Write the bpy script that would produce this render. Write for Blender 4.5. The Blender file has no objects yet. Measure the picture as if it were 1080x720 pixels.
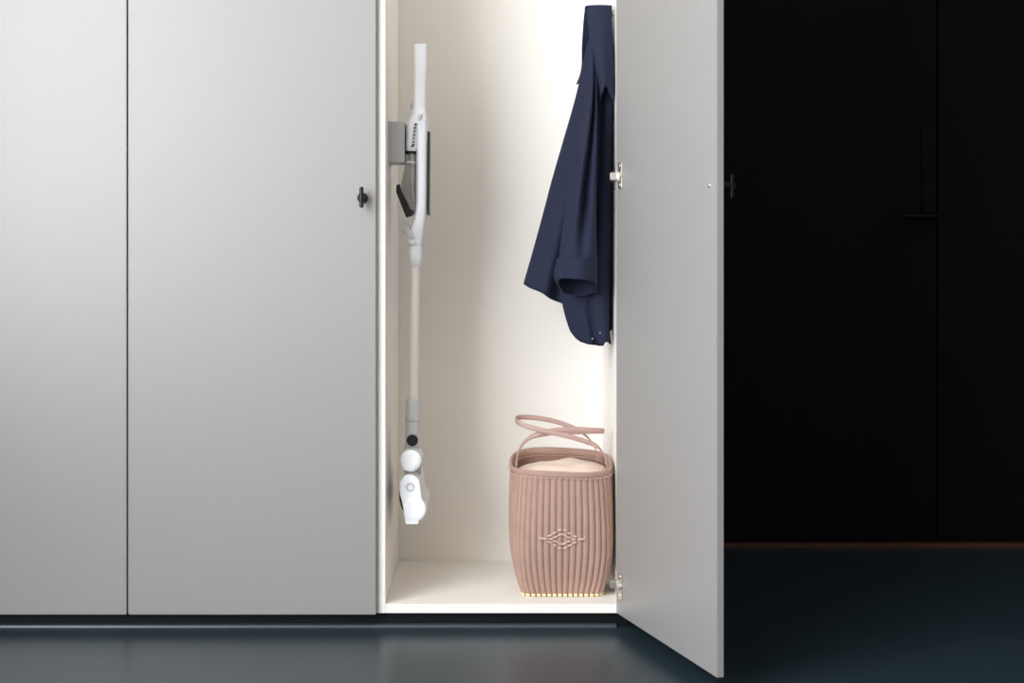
import bpy, bmesh, math, random
from mathutils import Vector, Matrix, noise
random.seed(4)
PI = math.pi
sc = bpy.context.scene
COL = sc.collection

# ------------------------------------------------------------------ camera
F, CX, CY, CD, CZ = 1584.0, 514.0, 284.0, 3.0, 0.716      # focal (px of 1080), principal point, distance to cabinet fronts, height
cam = bpy.data.objects.new('camera', bpy.data.cameras.new('camera')); COL.objects.link(cam)
cam.location = (0, -CD, CZ); cam.rotation_euler = (PI / 2, 0, 0)
cam.data.sensor_width = 36; cam.data.lens = 36 * F / 1080
cam.data.shift_x = (540 - CX) / 1080; cam.data.shift_y = (CY - 360) / 1080
cam.data.clip_start = 0.05
sc.camera = cam
# ------------------------------------------------------------------ light
w = bpy.data.worlds.new('world'); sc.world = w; w.use_nodes = True
w.node_tree.nodes['Background'].inputs[0].default_value = (0.75, 0.85, 1, 1)
w.node_tree.nodes['Background'].inputs[1].default_value = 1.0
WX = -1.735                                             # inner face of the window wall
WIN = (-4.9, -1.4, 0.50, 2.75)                          # window opening y0, y1, z0, z1
def area(name, loc, rot, sx, sy, power, col):
    l = bpy.data.lights.new(name, 'AREA'); l.shape = 'RECTANGLE'; l.size = sx; l.size_y = sy
    l.energy = power; l.color = col
    o = bpy.data.objects.new(name, l); COL.objects.link(o); o.location = loc; o.rotation_euler = rot
    return o
area('window_daylight', (WX - 0.06, (WIN[0] + WIN[1]) / 2, (WIN[2] + WIN[3]) / 2), (PI / 2, 0, -PI / 2), WIN[1] - WIN[0], WIN[3] - WIN[2], 308, (0.895, 0.94, 1))
sc.view_settings.view_transform = 'Standard'; sc.view_settings.look = 'None'
sc.view_settings.gamma = 1; sc.view_settings.use_curve_mapping = False
sc.view_settings.exposure = 0.0

# ------------------------------------------------------------------ materials
MATS = {}
def mat(name, col, rough=0.5, metal=0.0, bump=None, var=0.0, vscale=6, spec=0.5, trans=0.0, coat=0.0):
    """bump = (kind, scale, strength, (sx,sy,sz))"""
    m = bpy.data.materials.new(name); m.use_nodes = True; nt = m.node_tree; b = nt.nodes['Principled BSDF']
    b.inputs['Base Color'].default_value = (*col, 1); b.inputs['Roughness'].default_value = rough
    b.inputs['Metallic'].default_value = metal; b.inputs['Specular IOR Level'].default_value = spec
    b.inputs['Transmission Weight'].default_value = trans; b.inputs['Coat Weight'].default_value = coat
    tc = nt.nodes.new('ShaderNodeTexCoord')
    if var:
        n = nt.nodes.new('ShaderNodeTexNoise'); n.inputs['Scale'].default_value = vscale; n.inputs['Detail'].default_value = 5
        nt.links.new(tc.outputs['Object'], n.inputs['Vector'])
        mx = nt.nodes.new('ShaderNodeMix'); mx.data_type = 'RGBA'
        mx.inputs[6].default_value = (*[c * (1 - var) for c in col], 1); mx.inputs[7].default_value = (*[min(1, c * (1 + var)) for c in col], 1)
        nt.links.new(n.outputs['Fac'], mx.inputs[0]); nt.links.new(mx.outputs[2], b.inputs['Base Color'])
    if bump:
        kind, s, st, sv = bump
        mp = nt.nodes.new('ShaderNodeMapping'); mp.inputs['Scale'].default_value = sv
        nt.links.new(tc.outputs['Object'], mp.inputs['Vector'])
        if kind == 'wave':
            n = nt.nodes.new('ShaderNodeTexWave'); n.bands_direction = 'Z'; n.inputs['Distortion'].default_value = 0.6
            out = n.outputs['Fac']
        else:
            n = nt.nodes.new('ShaderNodeTexNoise'); n.inputs['Detail'].default_value = 4; out = n.outputs['Fac']
        n.inputs['Scale'].default_value = s
        nt.links.new(mp.outputs['Vector'], n.inputs['Vector'])
        bp = nt.nodes.new('ShaderNodeBump'); bp.inputs['Strength'].default_value = st; bp.inputs['Distance'].default_value = 0.002
        nt.links.new(out, bp.inputs['Height']); nt.links.new(bp.outputs['Normal'], b.inputs['Normal'])
    MATS[name] = m
    return m
mat('door_grey', (0.332, 0.317, 0.303), 0.42, metal=0.15, bump=('noise', 700, 0.05, (1, 1, 1)), spec=0.6)
mat('carcass', (0.945, 0.898, 0.832), 0.45)
mat('plinth', (0.004, 0.005, 0.0055), 0.5, spec=0.2)
mat('floor', (0.021, 0.036, 0.045), 0.30, bump=('noise', 9, 0.12, (1, 1, 1)), var=0.25, vscale=3, spec=0.36)
mat('floor_bead', (0.030, 0.044, 0.052), 0.30)
mat('wall', (0.84, 0.79, 0.72), 0.8, bump=('noise', 120, 0.1, (1, 1, 1)))
mat('wall_dim', (0.34, 0.305, 0.265), 0.8, bump=('noise', 120, 0.1, (1, 1, 1)))
mat('wall_charcoal', (0.10, 0.095, 0.09), 0.8, bump=('noise', 120, 0.1, (1, 1, 1)))
mat('dark_wall', (0.003, 0.0034, 0.004), 0.6, spec=0.2)
mat('black_door', (0.0034, 0.0041, 0.0054), 0.42, spec=0.08, bump=('noise', 150, 0.05, (1, 1, 1)))
mat('rust_trim', (0.075, 0.022, 0.013), 0.45)
mat('black_metal', (0.002, 0.002, 0.0022), 0.42, spec=0.12)
mat('knob_black', (0.008, 0.010, 0.011), 0.38, spec=0.35)
mat('chrome', (0.80, 0.77, 0.71), 0.33, metal=1.0)
mat('screw', (0.85, 0.85, 0.85), 0.3, metal=1.0)
mat('vac_white', (0.82, 0.81, 0.82), 0.35)
mat('vac_bright', (0.88, 0.88, 0.88), 0.35)
mat('vac_grey', (0.62, 0.61, 0.61), 0.45)
mat('vac_cream', (0.84, 0.81, 0.72), 0.4)
mat('vac_black', (0.010, 0.010, 0.010), 0.4, spec=0.35)
mat('bracket', (0.58, 0.56, 0.55), 0.5)
mat('cup', (0.16, 0.155, 0.135), 0.12)
MATS['cup'].node_tree.nodes['Principled BSDF'].inputs['Alpha'].default_value = 0.42
mat('cup_streak', (0.88, 0.86, 0.84), 0.3)  # pale colour that paints the highlight streak inside the dust cup
mat('vac_shadow', (0.05, 0.05, 0.045), 0.5)
mat('navy', (0.0185, 0.0220, 0.0455), 0.85, bump=('noise', 900, 0.25, (1, 1, 1)), spec=0.2, var=0.12, vscale=25)
mat('navy_thread', (0.05, 0.06, 0.12), 0.8)
mat('snap', (0.25, 0.27, 0.35), 0.35, metal=0.8)
mat('pink', (0.45, 0.285, 0.222), 0.5, bump=('wave', 110, 0.4, (1, 1, 1)), var=0.16, vscale=30, spec=0.4)
mat('pink_dark', (0.33, 0.19, 0.145), 0.55, bump=('wave', 120, 0.3, (1, 1, 1)))
mat('pink_light', (0.66, 0.48, 0.405), 0.45)
mat('pink_strap', (0.46, 0.29, 0.245), 0.5, bump=('noise', 400, 0.3, (1, 1, 1)))
mat('yellow', (0.86, 0.74, 0.42), 0.5)
mat('cloth', (0.86, 0.70, 0.56), 0.9, bump=('noise', 500, 0.3, (1, 1, 1)))
mat('frame_white', (0.8, 0.8, 0.78), 0.5)

# ------------------------------------------------------------------ helpers
def W(px, py, y):
    """world point seen at pixel (px, py) of the photograph at depth y"""
    k = (CD + y) / F
    return Vector(((px - CX) * k, y, CZ - (py - CY) * k))
def link(name, me, m, parent=None):
    o = bpy.data.objects.new(name, me); COL.objects.link(o)
    if m: me.materials.clear(); me.materials.append(MATS[m])
    if parent: o.parent = parent
    return o
def build(name, bm, m, parent=None, smooth=False, origin=None):
    bmesh.ops.recalc_face_normals(bm, faces=bm.faces)
    if origin is not None: bmesh.ops.translate(bm, verts=bm.verts, vec=-Vector(origin))
    me = bpy.data.meshes.new(name); bm.to_mesh(me); bm.free()
    if smooth: me.polygons.foreach_set('use_smooth', [True] * len(me.polygons))
    o = link(name, me, m, parent)
    if origin is not None: o.location = origin
    return o
def tag(o, label=None, cat=None, group=None, kind=None):
    for k, v in (('label', label), ('category', cat), ('group', group), ('kind', kind)):
        if v: o[k] = v
    return o
def thing(name, label, cat, loc=(0, 0, 0), group=None, rz=0):
    o = bpy.data.objects.new(name, None); COL.objects.link(o); o.location = loc; o.rotation_euler.z = rz
    o.empty_display_size = 0.05
    return tag(o, label, cat, group)
def bx(bm, x0, x1, y0, y1, z0, z1, bev=0.0, seg=2):
    t = bmesh.new()
    vs = [t.verts.new(p) for p in ((x0, y0, z0), (x1, y0, z0), (x1, y1, z0), (x0, y1, z0), (x0, y0, z1), (x1, y0, z1), (x1, y1, z1), (x0, y1, z1))]
    for f in ((0, 3, 2, 1), (4, 5, 6, 7), (0, 1, 5, 4), (1, 2, 6, 5), (2, 3, 7, 6), (3, 0, 4, 7)): t.faces.new([vs[i] for i in f])
    if bev: bmesh.ops.bevel(t, geom=t.edges[:], offset=bev, segments=seg, affect='EDGES', clamp_overlap=True)
    join(bm, t); return bm
def join(bm, t):
    me = bpy.data.meshes.new('t'); t.to_mesh(me); t.free(); bm.from_mesh(me); bpy.data.meshes.remove(me)
def box(name, dims, m, parent=None, bev=0.0):
    return build(name, bx(bmesh.new(), *dims, bev), m, parent)
def prism(poly, y0, y1, bev=0.0, seg=2):
    """poly: (x, z) points extruded from y0 to y1"""
    t = bmesh.new()
    a = [t.verts.new((p[0], y0, p[1])) for p in poly]; b = [t.verts.new((p[0], y1, p[1])) for p in poly]
    t.faces.new(a); t.faces.new(b[::-1]); n = len(poly)
    for i in range(n): t.faces.new((a[i], b[i], b[(i + 1) % n], a[(i + 1) % n]))
    if bev:
        es = [e for e in t.edges if abs(e.verts[0].co.y - e.verts[1].co.y) < 1e-6]
        bmesh.ops.bevel(t, geom=es, offset=bev, segments=seg, affect='EDGES', clamp_overlap=True)
    return t
def pprism(pts, yref, y0, y1, bev=0.0):
    """pts in photo pixels at depth yref"""
    return prism([(W(a, b, yref).x, W(a, b, yref).z) for a, b in pts], y0, y1, bev)
def cyl(bm, p0, p1, r0, r1=None, n=24, bev=0.0):
    r1 = r0 if r1 is None else r1
    p0 = Vector(p0); p1 = Vector(p1); d = p1 - p0
    t = bmesh.new()
    bmesh.ops.create_cone(t, cap_ends=True, segments=n, radius1=r0, radius2=r1, depth=d.length)
    if bev:
        es = [e for e in t.edges if abs(e.verts[0].co.z - e.verts[1].co.z) < 1e-7]
        bmesh.ops.bevel(t, geom=es, offset=bev, segments=2, affect='EDGES')
    q = Vector((0, 0, 1)).rotation_difference(d.normalized())
    t.transform(Matrix.Translation((p0 + p1) / 2) @ q.to_matrix().to_4x4())
    join(bm, t); return bm
def lerp_rows(rows, v):
    """rows sorted by first value; returns the interpolated rest"""
    if v <= rows[0][0]: return rows[0][1:]
    for a, b in zip(rows, rows[1:]):
        if v <= b[0]:
            t = (v - a[0]) / (b[0] - a[0]); return tuple(p + (q - p) * t for p, q in zip(a[1:], b[1:]))
    return rows[-1][1:]
def smoothrows(rows, v):
    if v <= rows[0][0]: return rows[0][1:]
    if v >= rows[-1][0]: return rows[-1][1:]
    for i in range(len(rows) - 1):
        if v <= rows[i + 1][0]:
            a = rows[max(0, i - 1)]; b = rows[i]; c = rows[i + 1]; d = rows[min(len(rows) - 1, i + 2)]
            h = c[0] - b[0]; t = (v - b[0]) / h; out = []
            for k in range(1, len(b)):
                mb = (c[k] - a[k]) / max(1e-6, c[0] - a[0]) * h; mc = (d[k] - b[k]) / max(1e-6, d[0] - b[0]) * h
                out.append((2 * t**3 - 3 * t**2 + 1) * b[k] + (t**3 - 2 * t**2 + t) * mb + (-2 * t**3 + 3 * t**2) * c[k] + (t**3 - t**2) * mc)
            return tuple(out)
def sgnpow(v, e): return math.copysign(abs(v) ** e, v)
def loft(rows, n=40, nv=40, ex=2.0, cap_top=True, cap_bot=True, hem=None, fold=None, top=None, xmax=None):
    """vertical loft. rows: (py, pxL, pxR, yFront, yBack). hem(f, front) -> py where that column ends; fold(f, v, front) -> depth offset"""
    t = bmesh.new(); p0 = rows[0][0]; p1 = rows[-1][0]; G = []
    for j in range(nv + 1):
        ring = []
        for i in range(n):
            a = 2 * PI * i / n; c = sgnpow(math.cos(a), 2 / ex); s = sgnpow(math.sin(a), 2 / ex)
            f = (c + 1) / 2; front = s < 0
            e = hem(f, s) if hem else p1
            b = top(f, s) if top else p0
            py = b + (e - b) * j / nv
            xl, xr, yf, yb = smoothrows(rows, py)
            ym = (yf + yb) / 2; hy = (yb - yf) / 2
            px = (xl + xr) / 2 + (xr - xl) / 2 * c
            q = W(px, py, ym); y = ym + hy * s
            if fold: y += fold(f, j / nv, s)
            if xmax: q.x = min(q.x, xmax + .004 * (q.x - xmax))
            ring.append(t.verts.new((q.x, y, q.z)))
        G.append(ring)
    for j in range(nv):
        for i in range(n): t.faces.new((G[j][i], G[j][(i + 1) % n], G[j + 1][(i + 1) % n], G[j + 1][i]))
    if cap_top: t.faces.new(G[0])
    if cap_bot: t.faces.new(G[-1][::-1])
    return t
def autosmooth(o, ang=40):
    me = o.data
    me.polygons.foreach_set('use_smooth', [True] * len(me.polygons))
    bm = bmesh.new(); bm.from_mesh(me)
    for e in bm.edges:
        if len(e.link_faces) == 2 and e.calc_face_angle(0) > math.radians(ang): e.smooth = False
    bm.to_mesh(me); bm.free(); return o
def solid(o, th):
    md = o.modifiers.new('thickness', 'SOLIDIFY'); md.thickness = th; md.offset = 0; return o

# ------------------------------------------------------------------ the room
RX0, RX1, RY0, RY1, RZ = WX, 2.3, -5.2, 0.90, 2.9
def struct(name, bm, m, label, parent=None):
    return tag(build(name, bm, m, parent), label, None, None, 'structure')
struct('floor', bx(bmesh.new(), RX0 - .12, RX1 + .1, RY0 - .1, RY1 + .1, -.05, 0), 'floor', 'glossy dark blue grey floor')
struct('ceiling', bx(bmesh.new(), RX0 - .12, RX1 + .1, RY0 - .1, RY1 + .1, RZ, RZ + .05), 'wall', 'plain pale ceiling')
b = bmesh.new()
bx(b, RX0 - .12, RX0, RY0, WIN[0], 0, RZ); bx(b, RX0 - .12, RX0, WIN[1], RY1, 0, RZ)
bx(b, RX0 - .12, RX0, WIN[0], WIN[1], 0, WIN[2]); bx(b, RX0 - .12, RX0, WIN[0], WIN[1], WIN[3], RZ)
struct('wall_left', b, 'wall', 'pale wall with the window')
struct('wall_right', bx(bmesh.new(), RX1, RX1 + .1, RY0, RY1, 0, RZ), 'wall_charcoal', 'charcoal side wall')
struct('wall_front', bx(bmesh.new(), RX0, RX1, RY0 - .1, RY0, 0, RZ), 'wall_dim', 'grey wall facing the cabinets')
struct('wall_back', bx(bmesh.new(), RX0, RX1, RY1, RY1 + .1, 0, RZ), 'dark_wall', 'black wall around the double doors')
struct('wall_niche', bx(bmesh.new(), RX0, 0.275, 0.475, RY1, 0, RZ), 'dark_wall', 'wall behind the row of cabinets')
b = bmesh.new(); y0, y1, z0, z1 = WIN
for d in ((y0, y0 + .04, z0, z1), (y1 - .04, y1, z0, z1), (y0 + .04, y1 - .04, z0, z0 + .04), (y0 + .04, y1 - .04, z1 - .04, z1)):
    bx(b, WX - .05, WX - .005, *d, 0.003)
struct('window_1', b, 'frame_white', 'white window frame')

# black double doors deep in the recess
YD = 0.871; SEAM = (988.5 - CX) * (CD + YD) / F
for nm, xa, xb, lab in (('door_1', SEAM - .90, SEAM - .0025, 'black door leaf with lever handle'), ('door_2', SEAM + .0025, SEAM + .90, 'plain black door leaf')):
    d = struct(nm, bx(bmesh.new(), xa, xb, YD, RY1 - .001, .022, 2.12, .0015), 'black_door', lab)
    if nm == 'door_1': D1 = d
hp = box('handle_plate', (W(971, 0, YD).x, W(986, 0, YD).x, YD - .012, YD + .002, W(0, 225, YD).z, W(0, 133, YD).z), 'black_metal', D1, .003)
b = bmesh.new(); k = W(979, 186, YD)
cyl(b, (k.x, YD - .018, k.z), (k.x, YD - .01, k.z), .013, .012, 20, .002)
bx(b, k.x - .0015, k.x + .0015, YD - .0185, YD - .016, k.z - .008, k.z + .004)
autosmooth(build('key_cylinder', b, 'black_metal', hp))
b = bmesh.new(); k = W(979, 229, YD)
cyl(b, (k.x, YD - .001, k.z), (k.x, YD - .055, k.z), .0095, n=20, bev=.001)
cyl(b, (k.x + .008, YD - .052, k.z), (W(943, 229, YD).x, YD - .052, k.z + .001), .0085, .007, 20, .003)
cyl(b, (k.x, YD + .001, k.z), (k.x, YD - .008, k.z), .019, n=24, bev=.002)
autosmooth(build('lever', b, 'black_metal', D1))
tg = box('trim_1', (0.28, RX1 - .002, YD - .012, RY1 - .001, 0.0, .0125), 'rust_trim', None, .0015)
tag(tg, 'thin rust brown threshold strip under the black doors', None, None, 'structure')

# ------------------------------------------------------------------ cabinets
UW, UC, PT, TH = 0.5, 0.4957, 0.016, 0.013            # unit width, panel thickness, door thickness
ZB, ZT, DEP = 0.0295, 2.22, 0.4495         # carcass bottom, top, inner depth
X3 = (398.0 - CX) * CD / F                 # left side of the open unit
def make_knob(name, parent, loc, rz):
    """T-bar knob, local -y points away from the door face"""
    b = bmesh.new()
    cyl(b, (0, .001, 0), (0, -.008, 0), .0108, .0100, 24, .001)
    cyl(b, (0, -.005, 0), (0, -.024, 0), .0085, .0066, 20)
    cyl(b, (0, -.026, -.0205), (0, -.026, .0205), .0042, n=20, bev=.0015)
    cyl(b, (0, -.026, -.008), (0, -.026, .008), .0068, n=20, bev=.003)
    o = autosmooth(build(name, b, 'knob_black', parent), 35)
    o.location = loc; o.rotation_euler.z = rz; return o
def make_unit(x0, label, group, hinge, opened=False):
    UW = 0.5 if opened else UC
    DW = 0.4935 if opened else UC - .0036
    u = thing('storage_cabinet', label, 'cabinet', (x0, 0, 0), group)
    box('side_panel', (0.0004, PT, 0, DEP, ZB, ZT), 'carcass', u, .0008)
    box('side_panel', (UW - PT, UW - .0004, 0, DEP, ZB, ZT), 'carcass', u, .0008)
    box('bottom_panel', (PT, UW - PT, 0.0005, DEP, ZB, ZB + .018), 'carcass', u, .0008)
    box('top_panel', (PT, UW - PT, 0.0005, DEP, ZT - .018, ZT), 'carcass', u, .0008)
    box('back_panel', (0.001, UW - .001, DEP, DEP + .008, ZB, ZT), 'carcass', u)
    box('plinth', (0.0002, UW - .0002, .014, DEP, .0005, ZB), 'plinth', u)
    zd0, zd1 = .030, ZT + .002
    zk = 0.858
    if not opened:
        d = build('door', bx(bmesh.new(), -DW / 2, DW / 2, 0, TH, zd0, zd1, .001), 'door_grey', u)
        d.location = (UW / 2, -.002 - TH, 0)
        make_knob('knob', d, ((DW / 2 - .0265) * (1 if hinge == 'left' else -1), 0, zk), 0)
        return u
    # local x runs from the hinge to the free edge, local y=0 is the inner face, y=TH the outer face
    d = build('door', bx(bmesh.new(), 0, DW, 0, TH, zd0, zd1, .001), 'door_grey', u)
    d.location = (0.2576 - x0, -0.0005, 0); d.rotation_euler.z = math.atan2(-.473, .127)
    make_knob('knob', d, (DW - .0265, TH, zk), PI)
    b = bmesh.new(); cyl(b, (0, 0.0005, 0), (0, -.0025, 0), .0042, .003, 16, .0006)
    s = autosmooth(build('screw', b, 'screw', d)); s.location = (.4624, 0, zk)
    tag(s, 'small bright screw head on the inner face')
    inv = Matrix.Rotation(-d.rotation_euler.z, 4, 'Z') @ Matrix.Translation(-Vector((0.2576, -0.0005, 0)))
    for zh in (W(0, 615, 0).z, W(0, 186, 0).z, 1.62, 2.12):
        b = bmesh.new()
        bx(b, .019, .036, -.003, .0005, zh - .026, zh + .026, .0012)                       # flange on the door
        cyl(b, (.0275, .0005, zh), (.0275, -.006, zh), .009, .0085, 20, .001)               # cup
        for dz in (-.019, .019): cyl(b, (.0275, -.002, zh + dz), (.0275, -.0045, zh + dz), .0035, n=12)
        t = bmesh.new()
        bx(t, .2445, .2635, -.012, .004, zh - .0075, zh + .0075, .0015)                       # arm knuckle, world frame
        bx(t, .2505, .262, .004, .075, zh - .006, zh + .006, .0015)                        # arm along the side panel
        bx(t, .2585, .2632, .030, .062, zh - .024, zh + .024, .0015)                       # mounting plate
        t.transform(inv); join(b, t)
        autosmooth(build('hinge', b, 'chrome', d))
    return u
make_unit(X3, 'tall white storage cabinet standing open, its grey door swung out', 'row of tall grey storage cabinets', 'right', True)
make_unit(X3 - UC, 'closed grey cabinet beside the open one, black knob next to the opening', 'row of tall grey storage cabinets', 'left')
make_unit(X3 - 2 * UC, 'closed grey cabinet without a knob next to the dark seam, second from the open one', 'row of tall grey storage cabinets', 'right')
make_unit(X3 - 3 * UC, 'closed grey cabinet at the end of the row by the window wall', 'row of tall grey storage cabinets', 'left')

b = bmesh.new(); cyl(b, (RX0 + .002, .010, -.001), (X3 + UW - .022, .010, -.001), .0085, n=32)
tag(autosmooth(build('trim_2', b, 'floor_bead')), 'glossy dark bead along the foot of the cabinets', None, None, 'structure')
# ------------------------------------------------------------------ stick vacuum on its wall bracket
PX = X3 + PT                                # inner face of the left side panel
YV = 0.13
br = thing('wall_bracket', 'small grey wall bracket holding the stick vacuum on the cabinet side', 'bracket', (PX, .1, W(0, 150, .1).z))
org = br.location.copy()
b = bx(bmesh.new(), PX + .0003, W(426.5, 0, .09).x, .090, .165, W(0, 171.5, .09).z, W(0, 128, .09).z, .002)
build('cradle', b, 'bracket', br, origin=org).location = (0, 0, 0)
b = bx(bmesh.new(), PX + .0002, PX + .0035, .086, .170, W(0, 172.5, .09).z, W(0, 127.5, .09).z, .001)
build('back_plate', b, 'bracket', br, origin=org).location = (0, 0, 0)

vac = thing('stick_vacuum', 'slim white cordless stick vacuum hanging upright in the open cabinet', 'vacuum cleaner', tuple(W(436, 552, YV)))
vo = vac.location.copy()
def vpart(name, bm, m, parent=None, ang=40):
    o = autosmooth(build(name, bm, m, parent or vac, origin=vo), ang); o.location = (0, 0, 0); return o
body = vpart('main_body', loft([(127, 435, 452, .105, .155), (140, 438.5, 452, .105, .155), (160, 439.2, 451.5, .105, .155), (215, 439, 451, .105, .155), (228, 437, 450.5, .106, .154), (240, 433.2, 449, .108, .152),
    (252, 431.5, 446.8, .112, .148), (258, 431, 446, .114, .146), (272, 431.2, 445.8, .114, .146), (278, 432.3, 444.6, .117, .143), (282.5, 434, 443, .121, .139)], 36, 60, 3.2), 'vac_white')
vpart('handle', loft([(47, 437.5, 450.5, .118, .142), (48.5, 436.8, 451, .116, .144), (75, 436.6, 450.6, .115, .145), (112, 436, 449.6, .114, .146), (120, 434.8, 450.4, .110, .150), (127, 433, 452, .106, .154), (131, 432, 452, .105, .155)], 36, 50, 3.6), 'vac_white')
vpart('power_button', pprism([(441.5, 121.5), (445.5, 121.5), (444.5, 127.5), (440.8, 127.5)], YV, .1005, .112, .001), 'vac_grey')
vpart('trigger', pprism([(436, 108.5), (432.6, 110), (432.2, 114), (436.5, 116)], YV, .125, .135, .001), 'vac_grey')
mh = vpart('motor_housing', loft([(123, 434.5, 441, .110, .150), (127, 431, 442, .107, .153), (132, 428.5, 442, .104, .156), (145, 428, 442, .102, .158), (157.5, 427.8, 442, .103, .157), (160, 428.4, 441, .105, .155)], 36, 24, 3.0), 'vac_white')
for i in range(7):
    pz = W(438.0 - 0.42 * i + (i == 0) * .3, 131.3 + i * 3.7, .104)
    r = .0024 if i < 6 else .0036
    vpart('vent_slot', prism([(pz.x - r * 1.15, pz.z - r), (pz.x + r * .7, pz.z - r * .4), (pz.x + r * 1.15, pz.z + r), (pz.x - r * .7, pz.z + r * .5)], .0995, .108), 'vac_shadow', mh)
vpart('battery_strip', pprism([(450.5, 139), (453.6, 139.5), (453.0, 222), (453.5, 227.5), (451.0, 226), (449.6, 215)], YV, .112, .150, .001), 'vac_black')
# dust cup
vpart('cup_collar', loft([(158.5, 427.4, 440, .106, .154), (162.5, 427.4, 440, .106, .154)], 32, 2, 2.2), 'vac_black')
cup = vpart('dust_cup', loft([(162, 428, 440, .107, .153), (175, 426.5, 440, .106, .154), (196, 423, 440, .106, .154), (204, 425, 440, .107, .153), (226, 433.5, 440.5, .112, .148)], 32, 30, 2.2), 'cup')
vpart('streak_core', loft([(163, 431.5, 438.5, .112, .144), (196, 431.5, 438.5, .112, .144), (197, 432.5, 437.5, .116, .140), (212, 434, 438.5, .118, .138)], 24, 14, 2.0), 'cup_streak', cup)  # bright core added so its colour gives the cup a vertical highlight
vpart('cup_band', loft([(171, 426.4, 440.2, .1052, .1548), (173, 426.2, 440.2, .1052, .1548)], 32, 2, 2.2), 'vac_grey', cup)
vpart('cup_lid', pprism([(418.6, 196), (421.5, 194.3), (423.6, 201), (431.8, 222), (437, 222.5), (435, 227.3), (428.8, 229.5), (418.4, 203)], YV, .108, .152, .003), 'vac_black')
vpart('release_latch', pprism([(424.8, 231.5), (428.5, 233.5), (437.8, 249.5), (436.5, 253), (432.5, 251.5), (424.4, 243.5)], YV, .107, .150, .002), 'vac_grey')
vpart('seam_ring', loft([(258, 430.7, 446.3, .1135, .1465), (259.3, 430.7, 446.3, .1135, .1465)], 32, 2, 3.0), 'vac_grey')
vpart('latch_button', pprism([(431.5, 252), (438.5, 252), (438.5, 256.5), (436, 258), (431.5, 257.5)], YV, .1085, .118, .002), 'vac_white')
# tube and lower joint
b = bmesh.new(); cyl(b, W(438.3, 281, YV), W(436.0, 424, YV), .0095, n=24)
vpart('tube', b, 'vac_cream')
vpart('lower_socket', loft([(419, 430.5, 441.5, .119, .141), (421.5, 428.8, 442.8, .116, .144), (430, 428, 443, .114, .146), (443, 427.3, 443, .113, .147)], 32, 14, 2.6), 'vac_grey')
vpart('lower_neck', loft([(443.6, 428, 442.6, .114, .146), (458, 427.6, 442, .114, .146), (469, 427.5, 442, .116, .144), (478, 428.5, 443, .118, .142)], 32, 14, 2.6), 'vac_grey')
b = bmesh.new(); q = W(434.8, 464.3, .11); cyl(b, (q.x, .107, q.z), (q.x, .153, q.z), .0118, n=28, bev=.002)
vpart('pivot', b, 'vac_black')
vpart('joint_web', pprism([(426, 470), (441, 470), (444.5, 490), (443.5, 502), (438, 508), (428, 508), (426, 490)], YV, .120, .150, .002), 'vac_grey')
b = bmesh.new(); q = W(433, 486, .064); cyl(b, (q.x, .064, q.z), (q.x, .162, q.z), .0220, n=40, bev=.003)
rl = vpart('joint_disc', b, 'vac_bright')
b = bmesh.new(); cyl(b, (q.x, .0626, q.z), (q.x, .066, q.z), .0165, n=40, bev=.0008)
vpart('disc_cover', b, 'vac_bright', rl)
# floor head seen end-on: one profile running back into the cabinet
pts = []
for k in range(10):
    a = math.radians(0 + k * 20); pts.append((432.3 + 10.6 * math.cos(a), 511 - 10.8 * math.sin(a)))
pts += [(421.8, 520), (424, 528), (426.5, 540), (428, 552), (441, 552), (441.2, 548.6)]
for k in range(10):
    a = math.radians(-72 + k * 14); pts.append((437.6 + 12.2 * math.cos(a), 536.6 - 12.6 * math.sin(a)))
pts += [(443.9, 520), (443.4, 516)]
head = vpart('floor_head', pprism(pts, .06, .055, .255, .0012), 'vac_bright')
b = bmesh.new(); q = W(433.3, 513.5, .06); cyl(b, (q.x, .0535, q.z), (q.x, .06, q.z), .0075, n=28, bev=.001)
bx(b, q.x - .0012, q.x + .0012, .0525, .056, q.z - .006, q.z + .006)
vpart('end_knob', b, 'vac_white', head)
b = bmesh.new(); cyl(b, (q.x - .0018, .0545, q.z + .001), (q.x - .0018, .06, q.z + .001), .0095, n=28)
vpart('knob_recess', b, 'vac_grey', head)
b = bmesh.new(); q = W(437.6, 536.6, .055); cyl(b, (q.x, .0525, q.z), (q.x, .06, q.z), .0222, n=40, bev=.0015)
vpart('roller_cover', b, 'vac_bright', head)
vpart('brush_strip', pprism([(421, 519), (423, 522), (427, 538), (426.2, 540), (423.4, 535.5), (421.2, 527)], .06, .062, .25), 'vac_black', head)
b = bmesh.new(); q = W(438.5, 536, .06); cyl(b, (q.x, .064, q.z), (q.x, .258, q.z), .0215, n=32)
vpart('brush_roller', b, 'vac_grey', head)

# ------------------------------------------------------------------ navy jacket hanging on the right-hand side
XR_IN = X3 + UW - PT
pg = thing('coat_hook', 'small white peg under the jacket collar on the cabinet side', 'hook', (XR_IN, .135, W(0, 14, .135).z))
b = bmesh.new(); cyl(b, (0, 0, 0), (-.005, 0, 0), .007, n=20, bev=.001); build('rosette', b, 'frame_white', pg)
b = bmesh.new(); cyl(b, (-.004, 0, 0), (-.040, 0, .004), .0045, n=16, bev=.001); build('peg', b, 'frame_white', pg)

jk = thing('navy_jacket', 'dark navy cotton jacket hanging by its collar in the open cabinet', 'jacket', tuple(W(620, 363, .16)))
jo = jk.location.copy()
def jpart(name, bm, m='navy', parent=None, th=.0022):
    o = build(name, bm, m, parent or jk, smooth=True, origin=jo); o.location = (0, 0, 0)
    if th: solid(o, th)
    return o
JX = XR_IN - .0045
def wob(f, v, k, ph=0): return noise.noise(Vector((f * k + ph, v * 1.6 + ph * .7, ph)))
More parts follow.
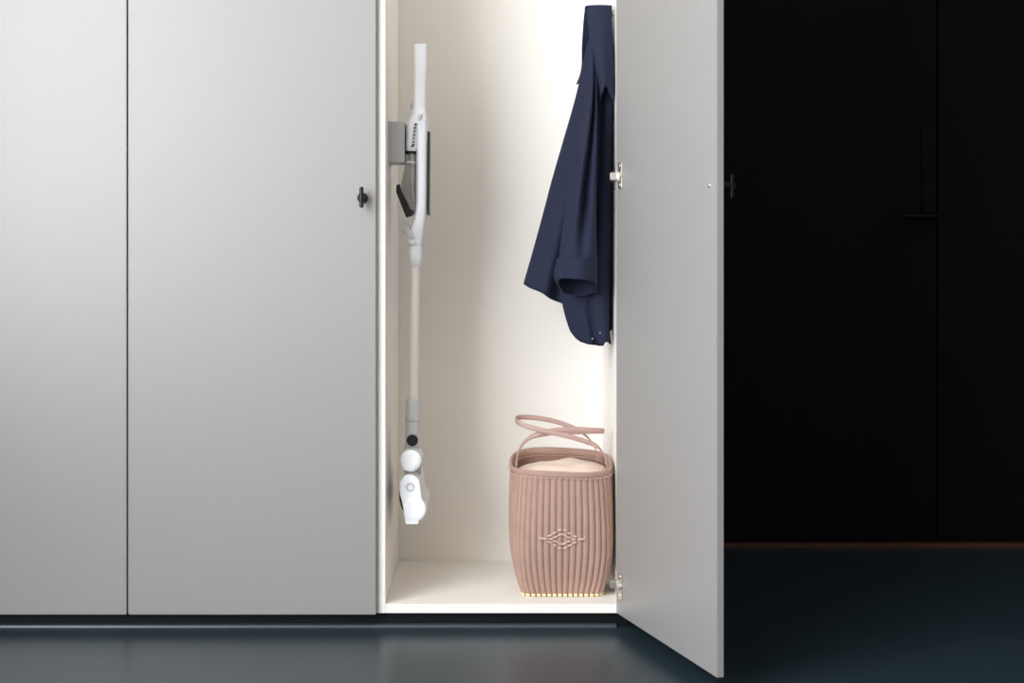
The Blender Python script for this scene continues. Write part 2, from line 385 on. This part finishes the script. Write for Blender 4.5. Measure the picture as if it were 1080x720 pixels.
# back of the jacket: the wide flare, ends in a slanting hem
def hem_back(f, s):
    py = 299.5 + 21 * min(1, f / .48) + max(0, f - .48) * 12
    return py - (2.0 if s > 0 else 0) + .6 * math.sin(f * 23)
def fold_back(f, v, s):
    a = .024 * v
    return a * (math.sin(f * 17 + 1.2 * v) * .6 + 1.1 * wob(f, v, 5, 3.1)) * (1 if s < 0 else .7)
jpart('back_panel', loft([(42, 621, 643, 0.1255, 0.1655), (60, 616.5, 644, 0.13, 0.185), (75, 613.5, 644.5, 0.1338, 0.2038), (90, 610.5, 645, 0.1395, 0.2175), (110, 605.5, 645, 0.1475, 0.2375), (150, 594, 645, 0.1625, 0.2725), (190, 582.5, 645, 0.17, 0.295),
    (230, 572, 644, 0.17, 0.31), (270, 561, 643, 0.175, 0.32), (298, 553, 642, 0.175, 0.325), (330, 545, 641, 0.175, 0.33)], 96, 60, 2.0, True, False, hem_back, fold_back, None, JX))
# front panel with the button placket, hangs lowest
def hem_front(f, s):
    r = [(0, 350), (.06, 356), (.15, 359.5), (.35, 362), (.62, 363.5), (.74, 363), (.78, 359.6), (.88, 359.5), (.93, 362.5), (1, 358)]
    return lerp_rows(r, f)[0] - (3 if s > 0 else 0)
def fold_front(f, v, s):
    d = 0
    if s < 0:
        e = min(1, max(0, (f - .58) / .06)) * min(1, max(0, (1.0 - f) / .08)); d -= .016 * e       # raised placket roll
        d += .006 * v * math.sin(f * 13) + .012 * v * wob(f, v, 4, 7.7)
    return d
jpart('front_panel', loft([(84, 625, 646, 0.1308, 0.1528), (110, 620, 646.5, 0.1324, 0.1704), (190, 611, 646, 0.14, 0.205), (250, 602, 645, 0.135, 0.213), (280, 594, 644.5, 0.133, 0.215), (300, 591.5, 644, 0.133, 0.215), (320, 593.5, 643.5, 0.133, 0.215),
    (340, 598.5, 643, 0.133, 0.215), (352, 603, 643, 0.133, 0.213), (364, 607, 645.5, 0.135, 0.21)], 96, 70, 2.4, True, False, hem_front, fold_front, None, JX))
# other front half, against the side panel
jpart('far_front_panel', loft([(95, 640, 646, .16, .27), (150, 640, 645.5, .15, .29), (300, 638, 645, .15, .30), (347, 639, 645, .155, .30)], 40, 30, 2.2, True, False, None, lambda f, v, s: .008 * v * wob(f, v, 6, 1.3), None, JX))
# sleeve, open cuff turned to the front
def fold_slv(f, v, s):
    return (.016 * math.sin(f * 11 + 1.5 * v) * min(1, 3 * v) * (1 - max(0, v - .72) / .28) + .008 * wob(f, v, 3.5, 5.2)) * (1 if s < 0 else .3)
slv_rows = [(52, 621.5, 629, .098, .118), (80, 619.5, 629.5, .082, .122), (110, 616.5, 629, .066, .122), (150, 609, 628.5, .054, .12), (190, 601, 628, .048, .118), (230, 595.5, 628, .044, .116), (262, 591, 628.8, .042, .114), (276, 589.5, 629, .040, .114)]
sl = jpart('sleeve', loft(slv_rows, 72, 60, 2.2, True, False, None, fold_slv, None, JX))
def hem_cuff(f, s):
    if s < 0: return 292.5 + 3.5 * f + 17 * (1 - abs(s)) ** 2.2 * (1 if f < .5 else .75)
    return 309 + 3.5 * math.sin(PI * f)
jpart('cuff', loft([(272, 588.3, 629.5, .037, .116), (280, 586.5, 629.3, .036, .116), (290, 584.5, 629, .036, .116), (300, 588.5, 629, .037, .116), (308, 594, 628.5, .04, .116), (314, 597, 628, .044, .114)], 72, 24, 2.3, False, False, hem_cuff,
    lambda f, v, s: .004 * math.sin(f * 8) * (1 if s < 0 else .3)), 'navy', sl, .003)
# second sleeve falls behind, mostly hidden
jpart('sleeve', loft([(85, 628, 643, .20, .24), (150, 618, 643, .21, .30), (250, 606, 642, .22, .32), (290, 602, 641, .22, .32)], 48, 30, 2.2, True, False, None, lambda f, v, s: .006 * math.sin(f * 10), None, JX))
# collar folded over the peg: front fall, ridge, rear fall
t = bmesh.new(); NU, G = 26, []
front = [(8, 618.2, 645.0), (20, 619.5, 645.4), (35, 621.5, 645.9), (50, 623.4, 646.4), (70, 626, 646.9), (88, 628.6, 647), (100, 630, 646.8), (108, 630.8, 646.8)]
rear = [(8, 617.0, 645), (20, 615.6, 645), (35, 614.6, 645), (50, 613.8, 645), (70, 613.5, 645), (80, 611.5, 645), (90, 607.5, 645)]
def col_row(rows, u, v, endf, yb, ys):
    py = 8 + v * (endf(u) - 8); a, c = smoothrows(rows, py)
    return W(a + (c - a) * u, py, yb(v) + ys(u, v))
tipf = lambda u: lerp_rows([(0, 108), (.10, 106.5), (.28, 99.5), (.5, 91), (.62, 92), (.8, 100), (1, 107)], u)[0]
tipr = lambda u: lerp_rows([(0, 89.5), (.1, 86), (.25, 78), (1, 70)], u)[0]
for j in range(22):
    v = 1 - j / 21
    G.append([t.verts.new(col_row(front, u / NU, v, tipf, lambda v: .112 - .030 * min(1, v * 1.6), lambda u, v: .005 * math.sin(u * 7 + v * 2) * v + .010 * (2 * u - 1) ** 2)) for u in range(NU + 1)])
for k in range(1, 6):
    a = PI * k / 6
    G.append([])
    for u in range(NU + 1):
        f = u / NU; p = W(618.2 + (617 - 618.2) * k / 6 + (645 - 618.2) * f, 8, .135)
        G[-1].append(t.verts.new((p.x, .135 - .023 * math.cos(a) + .010 * (2 * f - 1) ** 2 * (1 - k / 6), p.z + .0025 * math.sin(a))))
for j in range(22):
    v = j / 21
    G.append([t.verts.new(col_row(rear, u / NU, v, tipr, lambda v: .158 + .03 * v, lambda u, v: .006 * math.sin(u * 6) * v)) for u in range(NU + 1)])
for j in range(len(G) - 1):
    for i in range(NU): t.faces.new((G[j][i], G[j][i + 1], G[j + 1][i + 1], G[j + 1][i]))
jpart('collar', t, 'navy', None, .0025)
for (a, c) in ((632.8, 351), (625, 357.2)):
    b = bmesh.new(); q = W(a, c, .118); cyl(b, (q.x, .118, q.z), (q.x, .140, q.z), .0022, n=14, bev=.0005)
    jpart('snap', b, 'snap', None, 0)

# ------------------------------------------------------------------ woven basket
ZF = ZB + .018
BC = Vector(((591.5 - CX) * (CD + .14) / F, .145, ZF + .0006))
bk = thing('woven_basket', 'dusty pink woven tote basket with two strap handles on the cabinet floor', 'basket', tuple(BC))
PROF = [(0, .0820, .076, 9.0), (.035, .0850, .080, 8.0), (.15, .0945, .093, 5.6), (.35, .1045, .105, 4.2), (.6, .1066, .110, 3.4), (.85, .1060, .110, 2.9), (1, .1045, .108, 2.7)]
def rimz(a):
    s = math.sin(a)          # -1 front, +1 back
    return .264 + (.018 * s if s > 0 else .0075 * s) + .002 * math.sin(3 * a + 1)
TAB = {}
def bxy(u, h):
    """point of the plan outline at arc fraction u (0 = +x side) and height h"""
    key = round(h, 3)
    if key not in TAB:
        hx, hy, ex = smoothrows(PROF, key); P = []; Q = 160
        for q in range(4):
            for i in range(Q):
                w_ = i / Q; k = ex / 2
                a = PI / 2 * (.5 * (2 * w_) ** k if w_ < .5 else 1 - .5 * (2 * (1 - w_)) ** k)
                c, s_ = math.cos(a) ** (2 / ex), math.sin(a) ** (2 / ex)
                c, s_ = ((c, s_), (-s_, c), (-c, -s_), (s_, -c))[q]
                P.append(Vector((hx * c, hy * s_)))
        P.append(P[0]); L = [0]
        for i in range(4 * Q): L.append(L[-1] + (P[i + 1] - P[i]).length)
        tb = []; j = 0
        for k in range(897):
            d = L[-1] * k / 896
            while j < 4 * Q - 1 and L[j + 1] < d: j += 1
            tb.append(P[j].lerp(P[j + 1], min(1, (d - L[j]) / max(1e-9, L[j + 1] - L[j]))))
        TAB[key] = tb
    x = (u % 1.0) * 896; i = int(x); tb = TAB[key]
    return tb[i].lerp(tb[min(i + 1, 896)], x - i)
def bpt(a, h, off=0.0):
    p = bxy(a / (2 * PI), h)
    p = Vector((p.x, p.y, h * rimz(math.atan2(p.y, p.x))))
    if off:
        e = 8e-3
        t1 = bpt(a + e, h) - bpt(a - e, h); n = Vector((t1.y, -t1.x, 0)).normalized(); p = p + n * off
    return p
# even spacing round the perimeter
NS = 56
ANG = [2 * PI * k / (NS * 4) for k in range(NS * 4)]
t = bmesh.new(); NH = 20; G = []
for j in range(NH + 1): G.append([t.verts.new(bpt(a, j / NH, -.0012)) for a in ANG])
n = len(ANG)
for j in range(NH):
    for i in range(n): t.faces.new((G[j][i], G[j][(i + 1) % n], G[j + 1][(i + 1) % n], G[j + 1][i]))
t.faces.new(G[0][::-1])
o = build('wall_weave', t, 'pink_dark', bk, smooth=True); solid(o, .002).modifiers[0].offset = -1
for k in range(NS):
    t = bmesh.new(); G = []; CS = 6
    i0 = k * 4
    a0 = ANG[i0]; a1 = ANG[(i0 + 4) % n] + (2 * PI if i0 + 4 >= n else 0)
    for j in range(17):
        h = .012 + (.988 - .012) * j / 16; row = []
        for c in range(CS + 1):
            u = c / CS; a = a0 + (a1 - a0) * (.06 + .88 * u)
            bulge = -.001 + (.0028 - .0012 * max(0, h - .6) / .4) * math.sin(PI * u) ** .6
            row.append(t.verts.new(bpt(a, h, bulge)))
        G.append(row)
    for j in range(16):
        for c in range(CS): t.faces.new((G[j][c], G[j][c + 1], G[j + 1][c + 1], G[j + 1][c]))
    build('woven_strip', t, 'pink', bk, smooth=True)
# rim band
t = bmesh.new(); G = []
for a in ANG:
    q = []
    for (off, dz) in ((.0008, -.012), (.0022, -.008), (.0026, -.001), (.001, .0018), (-.0022, .0008), (-.0042, -.002), (-.0042, -.014), (-.0022, -.0145)):
        p = bpt(a, 1, off); p.z += dz; q.append(t.verts.new(p))
    G.append(q)
for i in range(n):
    for c in range(8): t.faces.new((G[i][c], G[i][(c + 1) % 8], G[(i + 1) % n][(c + 1) % 8], G[(i + 1) % n][c]))
rim = build('rim_band', t, 'pink', bk, smooth=True)
def dash(bm, a0, a1, h0, h1, off, th, dz=0):
    """small raised strap piece lying on the wall between two points"""
    p0 = bpt(a0, h0, off); p1 = bpt(a1, h1, off); d = (p1 - p0)
    nrm = (bpt(a0, h0, .01) - bpt(a0, h0)).normalized(); up = d.normalized().cross(nrm).normalized()
    vs = []
    for p in (p0, p1):
        for s, m_ in ((1, 0), (-1, 0), (-1, 1), (1, 1)): vs.append(bm.verts.new(p + up * th * s * (1 if m_ == 0 else .6) + nrm * .0018 * m_))
    for f in ((0, 1, 2, 3), (7, 6, 5, 4), (0, 4, 5, 1), (1, 5, 6, 2), (2, 6, 7, 3), (3, 7, 4, 0)): bm.faces.new([vs[i] for i in f])
b = bmesh.new()
for k in range(0, n, 2):
    dash(b, ANG[k], ANG[k] + .6 * ((ANG[(k + 2) % n] - ANG[k]) % (2 * PI)), .945, .945, -.0068, .0009)
for k in range(0, n, 2):
    dash(b, ANG[k], ANG[k] + .6 * ((ANG[(k + 2) % n] - ANG[k]) % (2 * PI)), .952, .952, .0022, .0007)
tag(build('rim_stitching', b, 'pink_light', rim), kind='stuff')
# raised diamond motif on the front
b = bmesh.new()
def ang_at(x):               # front-side angle whose x is given
    lo, hi = -PI, 0.0
    for _ in range(40):
        m_ = (lo + hi) / 2
        if bpt(m_, .45).x < x: lo = m_
        else: hi = m_
    return lo
def fdash(px, py, wpx, slope):
    y = .045; x = W(px, py, y).x - BC.x; z = W(px, py, y).z - BC.z; hw = wpx * .00194 / 2
    h = z / rimz(-PI / 2)
    dash(b, ang_at(x - hw), ang_at(x + hw), h - slope * hw / .26, h + slope * hw / .26, .0024, .0019)
cxm, cym = 592.5, 567.5
for s in (-1, 1):
    for (dx, dy) in ((3, -9.5), (8, -6.5), (13, -3.5), (18, 0), (13, 3.5), (8, 6.5), (3, 9.5), (6.5, -2.2), (6.5, 2.4), (22, -.5), (12, 0), (2.2, -4.6), (2.2, 4.8)):
        fdash(cxm + s * dx, cym + dy, 4.2, 0.35 * s * (1 if dy > 0 else -1) if abs(dy) > 1 else 0)
tag(build('diamond_motif', b, 'pink_light', bk), 'paler raised diamond pattern woven on the front')
# yellow lacing along the foot
b = bmesh.new()
for k in range(0, n, 4):
    d_ = ((ANG[(k + 4) % n] - ANG[k]) % (2 * PI))
    dash(b, ANG[k] + .12 * d_, ANG[k] + .82 * d_, .014, .014, .0012, .0034)
tag(build('foot_lacing', b, 'yellow', bk), 'pale yellow lacing along the foot', kind='stuff')
# strap handles
def ribbon(name, ctrl, parent, m):
    """ctrl: (px, py, y, width, wx, wy, wz): strap centre line, width and the direction of its width"""
    pts = [W(c[0], c[1], c[2]) - BC for c in ctrl]; rows = [(i, *p, *c[3:]) for i, (p, c) in enumerate(zip(pts, ctrl))]
    t = bmesh.new(); G = []; N = 8 * (len(ctrl) - 1)
    cent = [smoothrows(rows, i * (len(ctrl) - 1) / N) for i in range(N + 1)]
    for i, c in enumerate(cent):
        p = Vector(c[:3]); a = Vector(cent[max(0, i - 1)][:3]); d = Vector(cent[min(N, i + 1)][:3]); tg = (d - a).normalized()
        wd = Vector(c[4:7]); wd = (wd - tg * wd.dot(tg)).normalized(); nn = tg.cross(wd).normalized()
        hw = c[3] / 2; th = .0013
        G.append([t.verts.new(p + wd * x * hw + nn * y * th) for x, y in ((-1, -.5), (-.8, -1), (0, -1.2), (.8, -1), (1, -.5), (1, .5), (.8, 1), (0, 1.2), (-.8, 1), (-1, .5))])
    K = 10
    for i in range(N):
        for k in range(K): t.faces.new((G[i][k], G[i][(k + 1) % K], G[i + 1][(k + 1) % K], G[i + 1][k]))
    t.faces.new(G[0]); t.faces.new(G[-1][::-1])
    return build(name, t, m, parent, smooth=True)
V = (0, .15, 1); Y = (0, 1, .15)
ribbon('handle', [(640.6, 496, .105, .010, *Y), (638.5, 483, .10, .010, *Y), (631, 471.5, .095, .010, 0, .8, .5), (620, 466.3, .092, .010, *V), (606, 461.8, .09, .0105, *V), (590, 457.6, .092, .0105, *V), (572, 453.8, .096, .0105, *V), (556, 449.6, .102, .0105, *V),
    (546.5, 445.4, .115, .0105, *V), (544, 442.3, .140, .0105, *V), (548, 440.0, .165, .0105, *V), (562, 440.2, .176, .0105, *V), (580, 443.0, .18, .010, *V), (596, 447.6, .182, .0095, *V), (611, 454, .182, .009, 0, .7, .6), (622, 463.5, .182, .009, *Y), (628.5, 474, .182, .009, *Y), (631, 486, .182, .009, *Y)], bk, 'pink_strap')
ribbon('handle', [(543.6, 500, .115, .010, *Y), (544.5, 486, .112, .010, *Y), (549, 471, .108, .010, *Y), (558, 461.5, .104, .010, 0, .8, .5), (572, 456.2, .10, .0105, *V), (588, 453.4, .098, .0105, *V), (606, 452.6, .10, .0105, *V), (624, 453.4, .105, .0105, *V), (634, 454.0, .115, .0105, *V),
    (636.8, 454.2, .132, .0105, *V), (633, 454.6, .15, .0105, *V), (620, 454.8, .158, .0105, *V), (600, 455.6, .16, .0105, *V), (580, 456.5, .16, .0105, *V), (560.5, 461.2, .158, .010, 0, .8, .5), (549.8, 471, .158, .009, *Y), (545.6, 483, .158, .009, *Y), (545.2, 492, .158, .009, *Y)], bk, 'pink_strap')
# cloth filling the basket
t = bmesh.new(); G = []
NR, NA = 16, 64
for r in range(NR + 1):
    row = []
    for k in range(NA):
        a = 2 * PI * k / NA; q = bpt(a, .92, -.0085); f = r / NR
        z = .2455 + .0185 * (1 - f ** 2.4) + .006 * noise.noise(Vector((q.x * f * 22, q.y * f * 22, 4))) * (1 - f ** 4) + .006 * math.sin(a) * f + .004 * (q.x * f / .1)
        row.append(t.verts.new((q.x * max(f, .001), q.y * max(f, .001), z)))
    G.append(row)
for (h, sc_) in ((.82, 1), (.7, .96)):
    G.append([t.verts.new(Vector((bpt(2 * PI * k / NA, h, -.0085).x * sc_, bpt(2 * PI * k / NA, h, -.0085).y * sc_, h * .255))) for k in range(NA)])
for r in range(len(G) - 1):
    for k in range(NA): t.faces.new((G[r][k], G[r][(k + 1) % NA], G[r + 1][(k + 1) % NA], G[r + 1][k]))
t.faces.new(G[-1])
bmesh.ops.remove_doubles(t, verts=t.verts, dist=.0006)
cl = build('folded_cloth', t, 'cloth', None, smooth=True); cl.location = BC
tag(cl, 'cream cloth filling the pink basket up to its rim', 'cloth')
